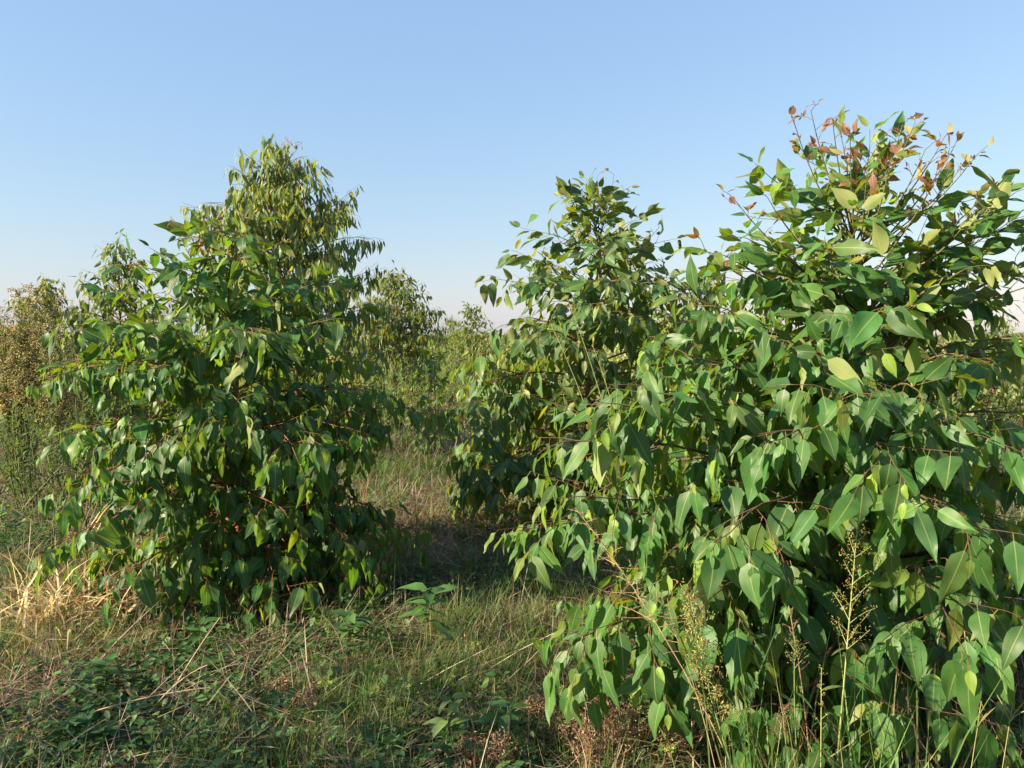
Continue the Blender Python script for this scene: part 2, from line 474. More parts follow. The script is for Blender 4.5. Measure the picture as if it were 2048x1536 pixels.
def variants(rng, spec, n):
    """leaf shapes of one tree: mature, young and red new leaves, shared by all its leaves"""
    out = {}
    for cls, col, scale, k in (('mature', spec['green'], 1, n), ('young', spec.get('young', (.10, .19, .025)), .85, max(3, n // 3)), ('red', spec.get('red', (.19, .085, .055)), .30, 5)):
        lst = []
        for i in range(k):
            L = spec['leaf'] * scale * rng.uniform(.55, 1.2); W = L * spec['ratio'] * rng.uniform(.72, 1.18)
            c = np.array(col) * rng.uniform(.66, 1.32) * (1 + rng.normal(0, .07, 3)) * (1 + np.array([.35, .08, -.1]) * max(0, rng.normal(-.2, .6)))
            lst.append(leaf_geo(rng, L, W, rng.uniform(.0, .38), rng.uniform(.0, .5) * spec.get('curl', 1), rng.normal(0, .45), rng.uniform(.03, .13),
                                np.clip(c, .01, 1), pet=L * rng.uniform(.13, .2), nseg=spec.get('nseg', 7), ncol=spec.get('ncol', 4), broad=spec.get('broad', (.58, 1.22)),
                                petcol=spec.get('petcol', (.24, .15, .055)), side_bend=rng.normal(0, .07)))
        out[cls] = lst
    return out

def grow(spec):
    rng = np.random.default_rng(spec['seed'])
    H = spec['H']; base = np.asarray(spec['base'], float)
    zs, Rs = zip(*spec['profile'])
    T = dict(spec=spec, branches=[], leaves=[])
    # trunk (local coordinates, origin at the base)
    k = 16; tz = np.linspace(0, 1, k)
    lean = np.array(spec.get('lean', (0, 0)))
    wob = np.cumsum(rng.normal(0, .011 * H, (k, 2)), 0) * tz[:, None]
    trunk = np.column_stack([lean[0] * tz ** 1.4 + wob[:, 0], lean[1] * tz ** 1.4 + wob[:, 1], tz * H * .97])
    trad = spec['r0'] * (1 - tz) ** .8 * .92 + .003
    trad[0] *= 1.25
    T['trunk'] = (trunk, trad)
    tpos = lambda z: np.array([np.interp(z, trunk[:, 2], trunk[:, 0]), np.interp(z, trunk[:, 2], trunk[:, 1]), z])
    ctop, clow = spec['droop_top'], spec['droop_low']

    def put_leaf(p, d_t, side, size=1.0, force=None):
        h = np.clip(p[2] / H, 0, 1)
        hh = np.clip((h - spec.get('h0', .45)) / .4, 0, 1)
        c = clow + (ctop - clow) * hh
        d = norm(side * .85 + d_t * .45 - UP * max(-.1, c + rng.normal(0, .35)) + (UP * max(0., -c)) + rng.normal(0, .25, 3))
        axis = p - tpos(np.clip(p[2], 0, H * .95)); axis[2] = 0
        n0 = UP * (.75 + .2 * hh) + norm(axis) * .65 + rng.normal(0, .34 + .34 * hh, 3)
        u = rng.random()
        cls = force or ('young' if u < spec.get('p_young', .07) + .16 * max(0, h - .75) else 'mature')
        T['leaves'].append((p, frame_from(d, n0), size, cls, int(rng.integers(0, 1 << 20))))

    def twig(br, p, d, length, rad, red_tip=False, lead=0):
        n = 5; pts = [p]; q = p.copy(); dd = norm(d)
        for i in range(n - 1):
            dd = norm(dd + rng.normal(0, .13, 3) + UP * spec.get('twig_up', -.06))
            q = q + dd * length / (n - 1); q[2] = max(q[2], .04); pts.append(q.copy())
        pts = np.array(pts); br['twigs'].append((pts, np.linspace(rad, .0012, n)))
        sp = spec['spacing']; m = max(2, int(length * .85 / sp))
        phase = rng.random() * 6.28
        for i in range(m):
            s = .18 + .82 * (i + rng.random() * .5) / m
            f = s * (n - 1); a = min(int(f), n - 2); pp = pts[a] + (pts[a + 1] - pts[a]) * (f - a); td = norm(pts[a + 1] - pts[a])
            lat = norm(np.cross(td, UP)); lat2 = np.cross(lat, td)
            ang = phase + math.pi * i + rng.normal(0, .5)
            side = lat * math.cos(ang) + lat2 * math.sin(ang) * .5
            put_leaf(pp, td, side, rng.uniform(.75, 1.12) * (1 - .25 * (s > .9)))
        put_leaf(pts[-1], norm(pts[-1] - pts[-2]), norm(pts[-1] - pts[-2]) * .4, .6, 'young' if rng.random() < .5 else None)
        if red_tip:
            for _ in range(rng.integers(3, 7)):
                put_leaf(pts[-1] - (pts[-1] - pts[-2]) * rng.random() * .8, norm(pts[-1] - pts[-2]), norm(rng.normal(0, 1, 3)), rng.uniform(.5, 1.3), 'red')

    def branch(pts, rad0, red=0.0):
        br = dict(pts=pts, rad=np.linspace(rad0, .0018, len(pts)), twigs=[])
        T['branches'].append(br)
        seg = np.linalg.norm(np.diff(pts, axis=0), axis=1); Lb = seg.sum(); n = len(pts)
        nt = max(2, int(Lb * spec['twigs_per_m']))
        sgn = 1 if rng.random() < .5 else -1
        for i in range(nt):
            s = spec.get('s0', .22) + (1 - spec.get('s0', .22)) * (i + rng.random() * .7) / nt
            f = s * (n - 1); a = min(int(f), n - 2); p = pts[a] + (pts[a + 1] - pts[a]) * (f - a); td = norm(pts[a + 1] - pts[a])
            lat = norm(np.cross(td, UP)) * sgn; sgn = -sgn
            ang = rng.uniform(.5, 1.1)
            d = td * math.cos(ang) + lat * math.sin(ang) + UP * rng.normal(.08, .28)
            tl = np.clip((.42 - .25 * s) * Lb * rng.uniform(.7, 1.25), .10, spec.get('twig_max', .45))
            twig(br, p, d, tl, .0035 - .0015 * s, rng.random() < red)
        twig(br, pts[-1], norm(pts[-1] - pts[-2]), .14 * rng.uniform(.8, 1.3), .002, rng.random() < red)

    n = spec['n_lat']; az0 = rng.random() * 6.28
    ds = spec.get('dirscale', lambda a: 1.0)
    for i in range(n):
        u = (i + .5) / n
        z = H * (spec.get('zmin', .06) + (.95 - spec.get('zmin', .06)) * u ** spec.get('zpow', 1.1))
        az = az0 + i * 2.39996 + rng.normal(0, .2)
        el0 = math.radians(np.interp(z / H, [0, .35, .7, 1], spec.get('elev', [-2, 16, 36, 66])) + rng.normal(0, 7))
        R = np.interp(z, zs, Rs)
        R = np.interp(z + .55 * R * math.sin(el0), zs, Rs) * ds(az) * rng.uniform(spec.get('rvar', .72), 1.04) - spec['leaf'] * .6
        R = max(R, .10)
        bend = spec.get('bend', .5) * rng.uniform(.6, 1.4) * (.4 + R)
        p = tpos(z); pts = [p.copy()]; K = 8; a2 = az
        for s in range(K):
            el = el0 - bend * (s / K) ** 1.3
            a2 += rng.normal(0, .09)
            step = R / K / max(.35, math.cos(el0 * .7))
            p = p + step * np.array([math.cos(a2) * math.cos(el), math.sin(a2) * math.cos(el), math.sin(el)])
            p[2] = max(p[2], .07 + .05 * rng.random()); pts.append(p.copy())
        branch(np.array(pts), max(.004, spec['r0'] * .36 * (1 - z / H) ** .6 + .002), spec.get('red_tip', 0) * float(z > spec.get('red_from', .5) * H))
    for z0, end, lift in spec.get('limbs', []):
        a = tpos(z0); e = np.asarray(end) - base; c = (a + e) / 2 + UP * lift
        t = np.linspace(0, 1, 10)[:, None]
        pts = a * (1 - t) ** 2 + 2 * c * t * (1 - t) + e * t * t + np.cumsum(rng.normal(0, .008, (10, 3)), 0)
        branch(pts, spec['r0'] * .34)
    for end, z0 in spec.get('shoots', []):            # slender leading shoots with new leaves
        a = tpos(z0); e = np.asarray(end) - base
        t = np.linspace(0, 1, 7)[:, None]; c = a * .4 + e * .6; c[:2] = a[:2] * .25 + e[:2] * .75
        pts = a * (1 - t) ** 2 + 2 * c * t * (1 - t) + e * t * t
        br = dict(pts=pts, rad=np.linspace(.0045, .0015, 7), twigs=[]); T['branches'].append(br)
        for s in np.linspace(.25, 1, spec.get('shoot_leaves', 9)):
            f = s * 6; k2 = min(int(f), 5); p = pts[k2] + (pts[k2 + 1] - pts[k2]) * (f - k2)
            side = norm(np.concatenate([rng.normal(0, 1, 2), [.3]]))
            if s > .6:
                q = p + (side + UP * .4) * rng.uniform(.03, .07)
                br['twigs'].append((np.array([p, (p + q) / 2 + UP * .006, q]), np.array([.0016, .0013, .001])))
                for _ in range(3):
                    put_leaf(q - (q - p) * rng.random() * .6, UP * .4, norm(side + rng.normal(0, .7, 3)), rng.uniform(.5, 1.25), 'red')
            else:
                put_leaf(p, UP, side, rng.uniform(.45, .9), 'young' if s > .45 else None)
    T['variants'] = variants(rng, spec, spec.get('n_var', 30))
    return T

def leaf_world(T, lf):
    p, F, size, cls, r = lf
    V = T['variants'][cls][r % len(T['variants'][cls])][0]
    return (V * size) @ F.T + p + np.asarray(T['spec']['base'])

def rank_visible(trees):
    """how many picture cells each leaf shows in: a far-to-near paint of the leaf vertices"""
    items = []
    for ti, T in enumerate(trees):
        for li, lf in enumerate(T['leaves']):
            c = lf[0] + np.asarray(T['spec']['base']); items.append((np.dot(c - [0, 0, EYE], c - [0, 0, EYE]), ti, li))
    items.sort(reverse=True)
    S = 5.0; Wd, Hd = int(2048 / S), int(1536 / S)
    buf = np.full((Hd, Wd), -1, np.int64)
    for k, (_, ti, li) in enumerate(items):
        x, y, z = project(leaf_world(trees[ti], trees[ti]['leaves'][li]))
        x = (x / S).astype(int); y = (y / S).astype(int); ok = (x >= 0) & (x < Wd) & (y >= 0) & (y < Hd) & (z > .2)
        buf[y[ok], x[ok]] = k
    cnt = np.bincount(buf[buf >= 0], minlength=len(items))
    out = [np.zeros(len(T['leaves']), int) for T in trees]
    for k, (_, ti, li) in enumerate(items): out[ti][li] = cnt[k]
    return out

def bark_cols(spec, zfrac, level):
    lo = np.array(spec.get('bark_low', (.125, .06, .036))); hi = np.array(spec.get('bark_high', (.20, .16, .06)))
    z = np.clip((np.asarray(zfrac) - .35) / .45, 0, 1)[:, None]
    c = lo * (1 - z) + hi * z
    return c * (1.0 if level == 0 else .66)

def realise(T, vis, most=300):
    spec = T['spec']; H = spec['H']; rng = np.random.default_rng(spec['seed'] + 99)
    mat = spec.get('mat', M_leaf)
    root = thing(spec['name'], spec['label'], spec.get('cat', 'tree'), spec['base'], spec.get('group'))
    g = Geo(); tp, tr = T['trunk']
    tube(g, tp, tr, 10 if spec['r0'] > .015 else 6, bark_cols(spec, tp[:, 2] / H, 0))
    obj('trunk', g.mesh('trunk', M_bark), root)
    if spec.get('join_branches'):
        g = Geo()
        for br in T['branches']:
            tube(g, br['pts'], br['rad'], 4, bark_cols(spec, br['pts'][:, 2] / H, 1))
            for pts, rad in br['twigs']: tube(g, pts, rad, 3, bark_cols(spec, pts[:, 2] / H, 2))
        tag(obj('twigs', g.mesh('twigs', M_bark), root), kind='stuff')
    else:
        for br in T['branches']:
            g = Geo(); tube(g, br['pts'], br['rad'], 5, bark_cols(spec, br['pts'][:, 2] / H, 1))
            for pts, rad in br['twigs']: tube(g, pts, rad, 3, bark_cols(spec, pts[:, 2] / H, 2))
            obj('branch', g.mesh('branch', M_bark), root)
    # leaves: the ones that show largest are parts, the rest is the crown
    order = np.argsort(-vis) if vis is not None else []
    single = set(int(i) for i in order[:most] if vis[i] >= 2)
    if single:
        data = {}
        for cls, lst in T['variants'].items():
            for i, (V, F, C, LT) in enumerate(lst):
                gg = Geo(); gg.add(V, F, C, LT); data[(cls, i)] = gg.mesh('leaf', mat)
        for i in sorted(single):
            p, Fm, size, cls, r = T['leaves'][i]
            o = bpy.data.objects.new('leaf', data[(cls, r % len(T['variants'][cls]))]); COL.objects.link(o); o.parent = root
            M = Matrix([list(Fm[0]), list(Fm[1]), list(Fm[2])]).to_4x4()
            o.matrix_local = Matrix.Translation(Vector(p)) @ M @ Matrix.Diagonal((size, size, size, 1))
    packed = {}
    for cls, lst in T['variants'].items():
        for i, (V, F, C, LT) in enumerate(lst):
            packed[(cls, i)] = (V, np.concatenate([np.array(f) for f in F]), np.array([len(f) for f in F]), C, LT)
    g = Geo()
    for i, (p, Fm, size, cls, r) in enumerate(T['leaves']):
        if i in single: continue
        V, fl, fs, C, LT = packed[(cls, r % len(T['variants'][cls]))]
        g.add_raw((V * size) @ Fm.T + p, fl, fs, C, LT)
    if g.n: tag(obj('crown', g.mesh('crown', mat), root), kind='stuff')
    return root

def gp(px, dist):
    x = (px - CX) / FPX * dist * 1.0
    return np.array([x, dist, float(ground_z(np.array([x]), np.array([dist]))[0]) - .01])

def toward(a, ang, width):
    d = (a - ang + math.pi) % (2 * math.pi) - math.pi
    return math.exp(-(d / width) ** 2)

GREEN_D = (.056, .152, .040)
GREEN_A = (.042, .126, .033)
trees = []
# right-hand tree, nearest
B_D = gp(1745, 3.3)
trees.append(grow(dict(name='eucalyptus_tree', label='large broad-leaved young tree with red shoot tips, closest to the camera', seed=21, H=2.28, base=B_D, r0=.032, leaf=.158, ratio=.48,
    profile=[(0, 1.25), (.35, 1.4), (.75, 1.45), (1.05, 1.35), (1.4, 1.05), (1.75, .85), (2.1, .6), (2.35, .33), (2.5, .1)], n_lat=62, zmin=.05, zpow=.95,
    green=GREEN_D, young=(.15, .24, .035), droop_low=1.3, droop_top=-.2, h0=.5, twigs_per_m=11, spacing=.034, twig_max=.34, p_young=.09, red_tip=.12, red_from=.8,
    dirscale=lambda a: 1 - .28 * toward(a, -math.pi / 2, .8), bend=.55, s0=.12, group='young plantation trees',
    limbs=[(.62, at(1090, 1050, 2.75), .18), (.42, at(1180, 1270, 2.6), .14), (.75, at(1140, 870, 2.9), .16), (.5, at(1200, 1010, 2.65), .2), (.35, at(1560, 1440, 2.2), .18),
           (.4, at(1930, 1300, 2.15), .3), (.3, at(1830, 1480, 2.2), .2), (.7, at(1900, 1010, 2.1), .25), (.8, at(1480, 1060, 2.35), .2), (.35, at(1370, 1330, 2.5), .15), (.55, at(1300, 1140, 2.6), .15), (.3, at(1230, 1330, 2.5), .1), (1.2, at(1390, 600, 3.1), .08), (1.1, at(1330, 690, 3.0), .1), (1.45, at(1450, 520, 3.2), .05), (1.0, at(1290, 760, 2.9), .1), (1.5, at(1560, 440, 3.1), .04), (.45, at(1260, 1220, 2.55), .12), (.5, at(1400, 1200, 2.4), .15), (.9, at(1250, 800, 2.8), .1),
           (1.0, at(1700, 800, 2.45), .12), (1.1, at(1860, 760, 2.5), .12), (1.0, at(1590, 880, 2.5), .12), (1.2, at(1960, 690, 2.75), .1), (1.2, at(1560, 690, 2.8), .1), (.9, at(1760, 930, 2.3), .15), (1.3, at(1740, 620, 2.7), .08), (1.35, at(1400, 640, 3.1), .08), (1.0, at(1420, 800, 2.8), .1), (.95, at(1990, 850, 2.5), .12), (1.5, at(1990, 480, 3.3), .05), (1.4, at(2060, 560, 3.2), .06), (1.5, at(1930, 540, 2.9), .05), (1.6, at(1500, 470, 3.3), .05), (1.3, at(2080, 700, 3.0), .08), (1.55, at(2040, 420, 3.3), .05), (1.5, at(1960, 430, 3.1), .05), (1.45, at(2110, 520, 3.4), .05)],
    shoots=[(at(1622, 222, 3.3), 1.9), (at(1665, 240, 3.2), 1.9), (at(1805, 250, 3.25), 1.9), (at(1830, 245, 3.4), 1.95), (at(1888, 275, 3.2), 1.85), (at(1945, 320, 3.2), 1.8), (at(1925, 330, 3.35), 1.8),
            (at(1760, 300, 3.2), 1.8), (at(1735, 330, 3.1), 1.75), (at(1590, 250, 3.35), 1.85), (at(2010, 370, 3.3), 1.7), (at(1410, 500, 3.2), 1.5), (at(1470, 400, 3.2), 1.6), (at(1850, 300, 3.1), 1.8), (at(1905, 300, 3.1), 1.8), (at(1780, 330, 3.0), 1.75), (at(1960, 400, 3.1), 1.7), (at(1700, 280, 3.1), 1.8), (at(1870, 360, 3.0), 1.7)], shoot_leaves=10)))
# left tree in front
B_A = gp(470, 4.6)
trees.append(grow(dict(name='eucalyptus_tree', label='bushy dark green young tree on the left with reddish trunk and drooping leaves', seed=33, H=2.12, base=B_A, r0=.024, leaf=.155, ratio=.44,
    profile=[(0, .8), (.3, 1.05), (.6, 1.12), (.95, 1.2), (1.3, 1.12), (1.7, .88), (2.0, .55), (2.2, .26), (2.4, .1)], rvar=.8, n_lat=86, zmin=.04, zpow=1.15,
    green=GREEN_A, young=(.11, .21, .02), droop_low=1.3, droop_top=.45, twigs_per_m=12, spacing=.036, twig_max=.34, p_young=.09, red_tip=.3, red_from=.75, bend=.6, s0=.15, group='young plantation trees',
    limbs=[(.35, at(560, 1130, 3.95), .12), (.3, at(390, 1120, 3.95), .12), (.8, at(570, 900, 3.75), .15), (.7, at(330, 980, 3.9), .15), (.45, at(720, 1090, 4.1), .15), (1.0, at(430, 830, 3.8), .12), (1.3, at(620, 650, 4.2), .05), (.9, at(700, 850, 4.1), .12), (1.25, at(480, 700, 3.95), .06), (.5, at(620, 1160, 4.1), .1)],
    shoots=[(at(440, 428, 4.6), 1.7), (at(345, 440, 4.6), 1.6), (at(400, 450, 4.5), 1.6), (at(480, 440, 4.6), 1.7), (at(375, 452, 4.6), 1.6)], bark_low=(.26, .085, .035))))
# middle tree
B_C = gp(1185, 6.4)
trees.append(grow(dict(name='eucalyptus_tree', label='conical young tree in the middle, half hidden behind the closest tree', seed=47, H=2.72, base=B_C, r0=.03, leaf=.20, ratio=.42,
    profile=[(0, 1.25), (.3, 1.35), (.7, 1.42), (1.05, 1.5), (1.4, 1.3), (1.8, 1.04), (2.3, .68), (2.6, .38), (2.85, .1)], rvar=.8, lean=(.05, 0), n_lat=88, zmin=.04, zpow=1.0,
    green=(.058, .130, .044), young=(.15, .22, .05), droop_low=1.2, droop_top=-.1, h0=.5, twigs_per_m=10, spacing=.045, twig_max=.42, p_young=.12, red_tip=.05, bend=.5, group='young plantation trees',
    shoots=[(at(1195, 352, 6.4), 2.3), (at(1228, 350, 6.4), 2.3), (at(1118, 375, 6.4), 2.1), (at(1318, 455, 6.4), 2.0)], shoot_leaves=6, red=(.20, .17, .05))))
# tall slender-leaved tree behind the left one
B_B = gp(598, 9.5)
trees.append(grow(dict(name='eucalyptus_tree', label='tall slender-leaved tree with hanging leaves rising behind the left tree', seed=58, H=3.78, base=B_B, r0=.038, leaf=.18, ratio=.30,
    profile=[(0, .8), (.8, 1.0), (1.4, 1.15), (2.0, 1.2), (2.5, 1.15), (3.0, .95), (3.4, .66), (3.7, .34), (3.95, .1)], rvar=.86, n_lat=108, zmin=.12, zpow=.9,
    green=(.095, .165, .068), young=(.22, .27, .10), droop_low=2.0, droop_top=1.7, twigs_per_m=10, spacing=.032, twig_max=.36, p_young=.13, red_tip=.12, red_from=.6, bend=.55, red=(.20, .085, .05),
    broad=(.7, 1.2), nseg=5, ncol=2, elev=[15, 35, 50, 68], group='young plantation trees', curl=.8,
    shoots=[(at(575, 282, 9.5), 3.4), (at(545, 300, 9.5), 3.3), (at(600, 288, 9.5), 3.4), (at(520, 330, 9.5), 3.2)])))
# farther trees
def far_tree(px, dist, H, prof, label, seed, green, leaf=.16, ratio=.32, n_lat=76, **kw):
    trees.append(grow(dict(dict(name='eucalyptus_tree', label=label, seed=seed, H=H, base=gp(px, dist), r0=.035, leaf=leaf, ratio=ratio, profile=prof, n_lat=n_lat, zmin=.08, green=green,
        droop_low=1.5, droop_top=1.0, twigs_per_m=11, spacing=.055, twig_max=.4, p_young=.14, nseg=4, ncol=2, bend=.5, broad=(.7, 1.1), mat=M_leaf_far, join_branches=True, n_var=10, group='trees farther back', far=True), **kw)))
far_tree(240, 11.0, 2.85, [(0, 1.2), (1.0, 1.45), (1.8, 1.15), (2.2, .7), (2.6, .4), (2.95, .15)], 'dark tree with pale spire top behind the upper left branches of the left tree', 61, (.055, .105, .04), leaf=.2, n_lat=90, spacing=.045)
far_tree(795, 17.5, 2.95, [(0, 1.1), (1.0, 1.4), (1.8, 1.35), (2.3, 1.05), (2.7, .65), (3.05, .2)], 'rounded grey-green tree seen in the gap right of the tall slender-leaved tree', 62, (.10, .145, .07), n_lat=110, leaf=.2, spacing=.042)
far_tree(70, 17, 2.75, [(0, 1.3), (1.5, 1.2), (2.1, .9), (2.5, .5), (2.8, .15)], 'pale green tree with pointed top at the far left behind the brown weeds', 63, (.10, .145, .055), leaf=.2, n_lat=90)
far_tree(905, 26, 2.1, [(0, 1.2), (1.2, 1.1), (1.8, .7), (2.2, .2)], 'small pale tree farthest away in the middle gap', 64, (.08, .13, .045))
far_tree(940, 20, 2.25, [(0, 1.0), (1.2, 1.0), (1.8, .6), (2.3, .2)], 'feathery pale green tree just left of the middle tree', 65, (.09, .14, .045))
far_tree(1400, 10.5, 2.35, [(0, 1.2), (1.2, 1.3), (1.8, 1.0), (2.2, .6), (2.5, .2)], 'tree between the middle tree and the closest tree, mostly hidden', 66, (.06, .10, .04), leaf=.18, ratio=.4)
far_tree(1990, 15, 1.75, [(0, 1.6), (.8, 1.6), (1.3, 1.0), (1.8, .3)], 'low tree glimpsed at the right edge behind the closest tree', 67, (.08, .13, .04))
far_tree(1720, 19, 1.8, [(0, 1.6), (.8, 1.6), (1.3, 1.0), (1.8, .3)], 'low tree glimpsed through the leaves of the closest tree', 68, (.08, .13, .04))
# small bright bush left of the middle tree
trees.append(grow(dict(name='bush', cat='bush', label='small bright green bush at the left foot of the middle tree', seed=71, H=1.35, base=gp(868, 9.3), r0=.012, leaf=.11, ratio=.5,
    profile=[(0, .3), (.5, .42), (1.0, .4), (1.35, .2)], n_lat=24, green=(.07, .15, .03), droop_low=.7, droop_top=.3, twigs_per_m=14, spacing=.045, nseg=4, ncol=2, mat=M_leaf_far, join_branches=True, n_var=8, far=True)))
# trees of the next row, beside the camera: they throw the shade over the foreground
def shade_tree(x, y, seed, label, H=2.4):
    trees.append(grow(dict(name='eucalyptus_tree', label=label, seed=seed, H=H, base=np.array([x, y, 0.]), r0=.03, leaf=.17, ratio=.42,
        profile=[(0, .9), (.3, 1.1), (.9, 1.25), (1.4, 1.05), (1.9, .7), (2.3, .4), (2.7, .1)], n_lat=36, zmin=.06, green=GREEN_A, droop_low=1.3, droop_top=.3, twigs_per_m=9, spacing=.06,
        nseg=4, ncol=2, join_branches=True, n_var=8, mat=M_leaf_far, group='trees beside the camera', unseen=True)))
shade_tree(-3.75, 1.65, 82, 'bushy young tree outside the left edge, ahead of the camera', 2.35)
shade_tree(-3.95, .35, 81, 'bushy young tree outside the left edge, level with the camera', 2.2)

VIS = rank_visible([T for T in trees if not T['spec'].get('unseen')])
for T in trees:
    if T['spec'].get('unseen'): realise(T, None, 0)
    else:
        v = VIS.pop(0)
        realise(T, v, 0 if T['spec'].get('far') else 300)
#PART2
# ------------------------------------------------------------------ weeds, single grasses and small plants
M_fluff = leaf_material('seed_fluff', veins=False, rough=.8, trans=.5, under_fac=0, spec=.1, tcol=(1.2, 1.1, .9))
M_stem = bark_material('weed_stem', rough=.6, bump=.1, scale=90)

def florets(g, rng, P, size, cols, flat=.6):
    """small pointed buds"""
    n = len(P)
    d = rng.normal(0, 1, (n, 3)); d /= np.linalg.norm(d, axis=1)[:, None]; d[:, 2] = np.abs(d[:, 2])
    a = np.cross(d, rng.normal(0, 1, (n, 3))); a /= np.linalg.norm(a, axis=1)[:, None]; b = np.cross(d, a)
    s = (size * rng.uniform(.6, 1.4, n))[:, None]
    V = np.stack([P - d * s * .7, P + a * s * .24, P - a * s * .12 + b * s * .2, P - a * s * .12 - b * s * .2, P + d * s * 1.2], 1).reshape(-1, 3)
    k = (np.arange(n) * 5)[:, None]
    fl = (k + np.array([0, 2, 1, 0, 3, 2, 0, 1, 3, 4, 1, 2, 4, 2, 3, 4, 3, 1])[None]).ravel()
    g.add_raw(V, fl, np.full(n * 6, 3), np.repeat(pal(rng, n, cols), 5, 0))

def curve_pts(a, b, bow, n=9):
    a = np.asarray(a, float); b = np.asarray(b, float); t = np.linspace(0, 1, n)[:, None]
    c = (a + b) / 2 + np.asarray(bow, float)
    return a * (1 - t) ** 2 + 2 * c * t * (1 - t) + b * t * t

def along(pts, s):
    f = s * (len(pts) - 1); a = min(int(f), len(pts) - 2)
    return pts[a] + (pts[a + 1] - pts[a]) * (f - a), norm(pts[a + 1] - pts[a])

def weed(name, label, cat, base, tip, seed, bow=(0, 0, 0), r=.003, stem_col=(.13, .15, .05), n_br=0, zone=(.6, 1), br_len=.1, br_up=.6, n_fl=0, fl_size=.006, fl_cols=((.4, .35, .1),), spread=.02,
         n_leaf=0, leaf=.06, ratio=.3, leaf_cols=((.06, .13, .03),), leaf_zone=(.1, .8), leaf_up=.4, group=None, head='flower_head', dry=False, leaf_parts=True):
    rng = np.random.default_rng(seed); base = np.asarray(base, float)
    root = thing(name, label, cat, base, group)
    pts = curve_pts((0, 0, -.01), np.asarray(tip) - base, bow)
    g = Geo(); tube(g, pts, np.linspace(r, r * .35, len(pts)), 5, np.array(stem_col))
    FP = []
    for i in range(n_br):
        s = zone[0] + (zone[1] - zone[0]) * (i + rng.random()) / n_br
        p, d = along(pts, s); az = i * 2.4 + rng.normal(0, .3)
        o = norm(np.array([math.cos(az), math.sin(az), br_up + rng.normal(0, .2)]) + d * .5)
        L = br_len * (1.15 - .75 * (s - zone[0]) / max(.01, zone[1] - zone[0])) * rng.uniform(.6, 1.2)
        q = curve_pts(p, p + o * L, UP * rng.normal(0, .1) * L, 4)
        tube(g, q, np.linspace(r * .45, r * .2, 4), 3, np.array(stem_col))
        m = max(1, n_fl // max(1, n_br)); ss = rng.uniform(.35, 1, m)
        FP += [along(q, x)[0] + rng.normal(0, spread, 3) for x in ss]
    obj('stem', g.mesh('stem', M_stem), root)
    if FP:
        g = Geo(); florets(g, rng, np.array(FP), fl_size, fl_cols)
        tag(obj(head, g.mesh(head, M_dry), root), kind='stuff')
    mat = M_dry if dry else M_grass
    if n_leaf:
        data = []
        for k in range(4):
            gg = Geo(); gg.add(*leaf_geo(rng, 1, ratio * rng.uniform(.8, 1.2), rng.uniform(.1, .4), rng.uniform(.2, .9), rng.normal(0, .3), .06, pal(rng, 1, leaf_cols, .12)[0], pet=.05, petcol=stem_col, nseg=5, ncol=2))
            data.append(gg)
        meshes = [q.mesh('leaf', mat) for q in data] if leaf_parts else None
        g = Geo()
        for i in range(n_leaf):
            s = leaf_zone[0] + (leaf_zone[1] - leaf_zone[0]) * (i + rng.random() * .6) / n_leaf
            p, d = along(pts, s); az = i * 2.4 + rng.normal(0, .3)
            o = norm(np.array([math.cos(az), math.sin(az), leaf_up + rng.normal(0, .25)])); Fm = frame_from(o, UP + rng.normal(0, .2, 3)); sz = leaf * rng.uniform(.65, 1.2)
            if leaf_parts:
                ob = obj('leaf', meshes[i % 4], root)
                ob.matrix_local = Matrix.Translation(Vector(p)) @ Matrix([list(q) for q in Fm]).to_4x4() @ Matrix.Diagonal((sz, sz, sz, 1))
            else:
                q = data[i % 4]; V = q.v[0]
                g.add_raw((V * sz) @ Fm.T + p, np.concatenate(q.fl), np.concatenate(q.fs), q.c[0])
        if g.n: tag(obj('foliage', g.mesh('foliage', mat), root), kind='stuff')
    return root

YEL = ((.42, .36, .10), (.30, .32, .09), (.5, .38, .14), (.36, .22, .08))
GRN = (.14, .19, .05)
weed('flowering_weed', 'tall upright weed with branching yellowish flower head in front of the reddish trunk', 'weed', gp(1683, 2.15), at(1716, 1040, 2.2), 101, r=.0042, stem_col=(.24, .26, .08), n_br=26, zone=(.62, 1), br_len=.085, n_fl=520, fl_size=.0045, fl_cols=YEL, spread=.008, n_leaf=14, leaf=.06, ratio=.16, leaf_zone=(.2, .7), leaf_cols=((.10, .16, .04), (.2, .2, .06)), group='flowering weeds in the foreground')
weed('flowering_weed', 'leaning weed with dense yellow-green flower clusters left of the upright weed', 'weed', gp(1570, 2.1), at(1375, 1185, 2.15), 102, bow=(-.06, 0, .05), r=.004, stem_col=GRN, n_br=26, zone=(.5, 1), br_len=.075, n_fl=900, fl_size=.0065, fl_cols=YEL, spread=.01, n_leaf=16, leaf=.07, ratio=.14, leaf_zone=(.1, .75), leaf_cols=((.07, .14, .04),), group='flowering weeds in the foreground')
weed('flowering_weed', 'weed with a small round greenish flower cluster between the two flowering stalks', 'weed', gp(1640, 2.2), at(1590, 1275, 2.2), 103, bow=(-.03, 0, .02), r=.0035, stem_col=GRN, n_br=12, zone=(.85, 1), br_len=.05, n_fl=120, fl_size=.005, fl_cols=((.16, .19, .07), (.3, .28, .1)), spread=.006, n_leaf=12, leaf=.08, ratio=.12, leaf_zone=(.2, .85), group='flowering weeds in the foreground')
weed('flowering_weed', 'short budding weed stalk standing by the foot of the upright flowering weed', 'weed', gp(1668, 2.05), at(1643, 1335, 2.1), 104, r=.003, stem_col=(.26, .28, .08), n_br=10, zone=(.7, 1), br_len=.03, n_fl=50, fl_size=.005, fl_cols=YEL, spread=.004, n_leaf=8, leaf=.045, ratio=.14, group='flowering weeds in the foreground')
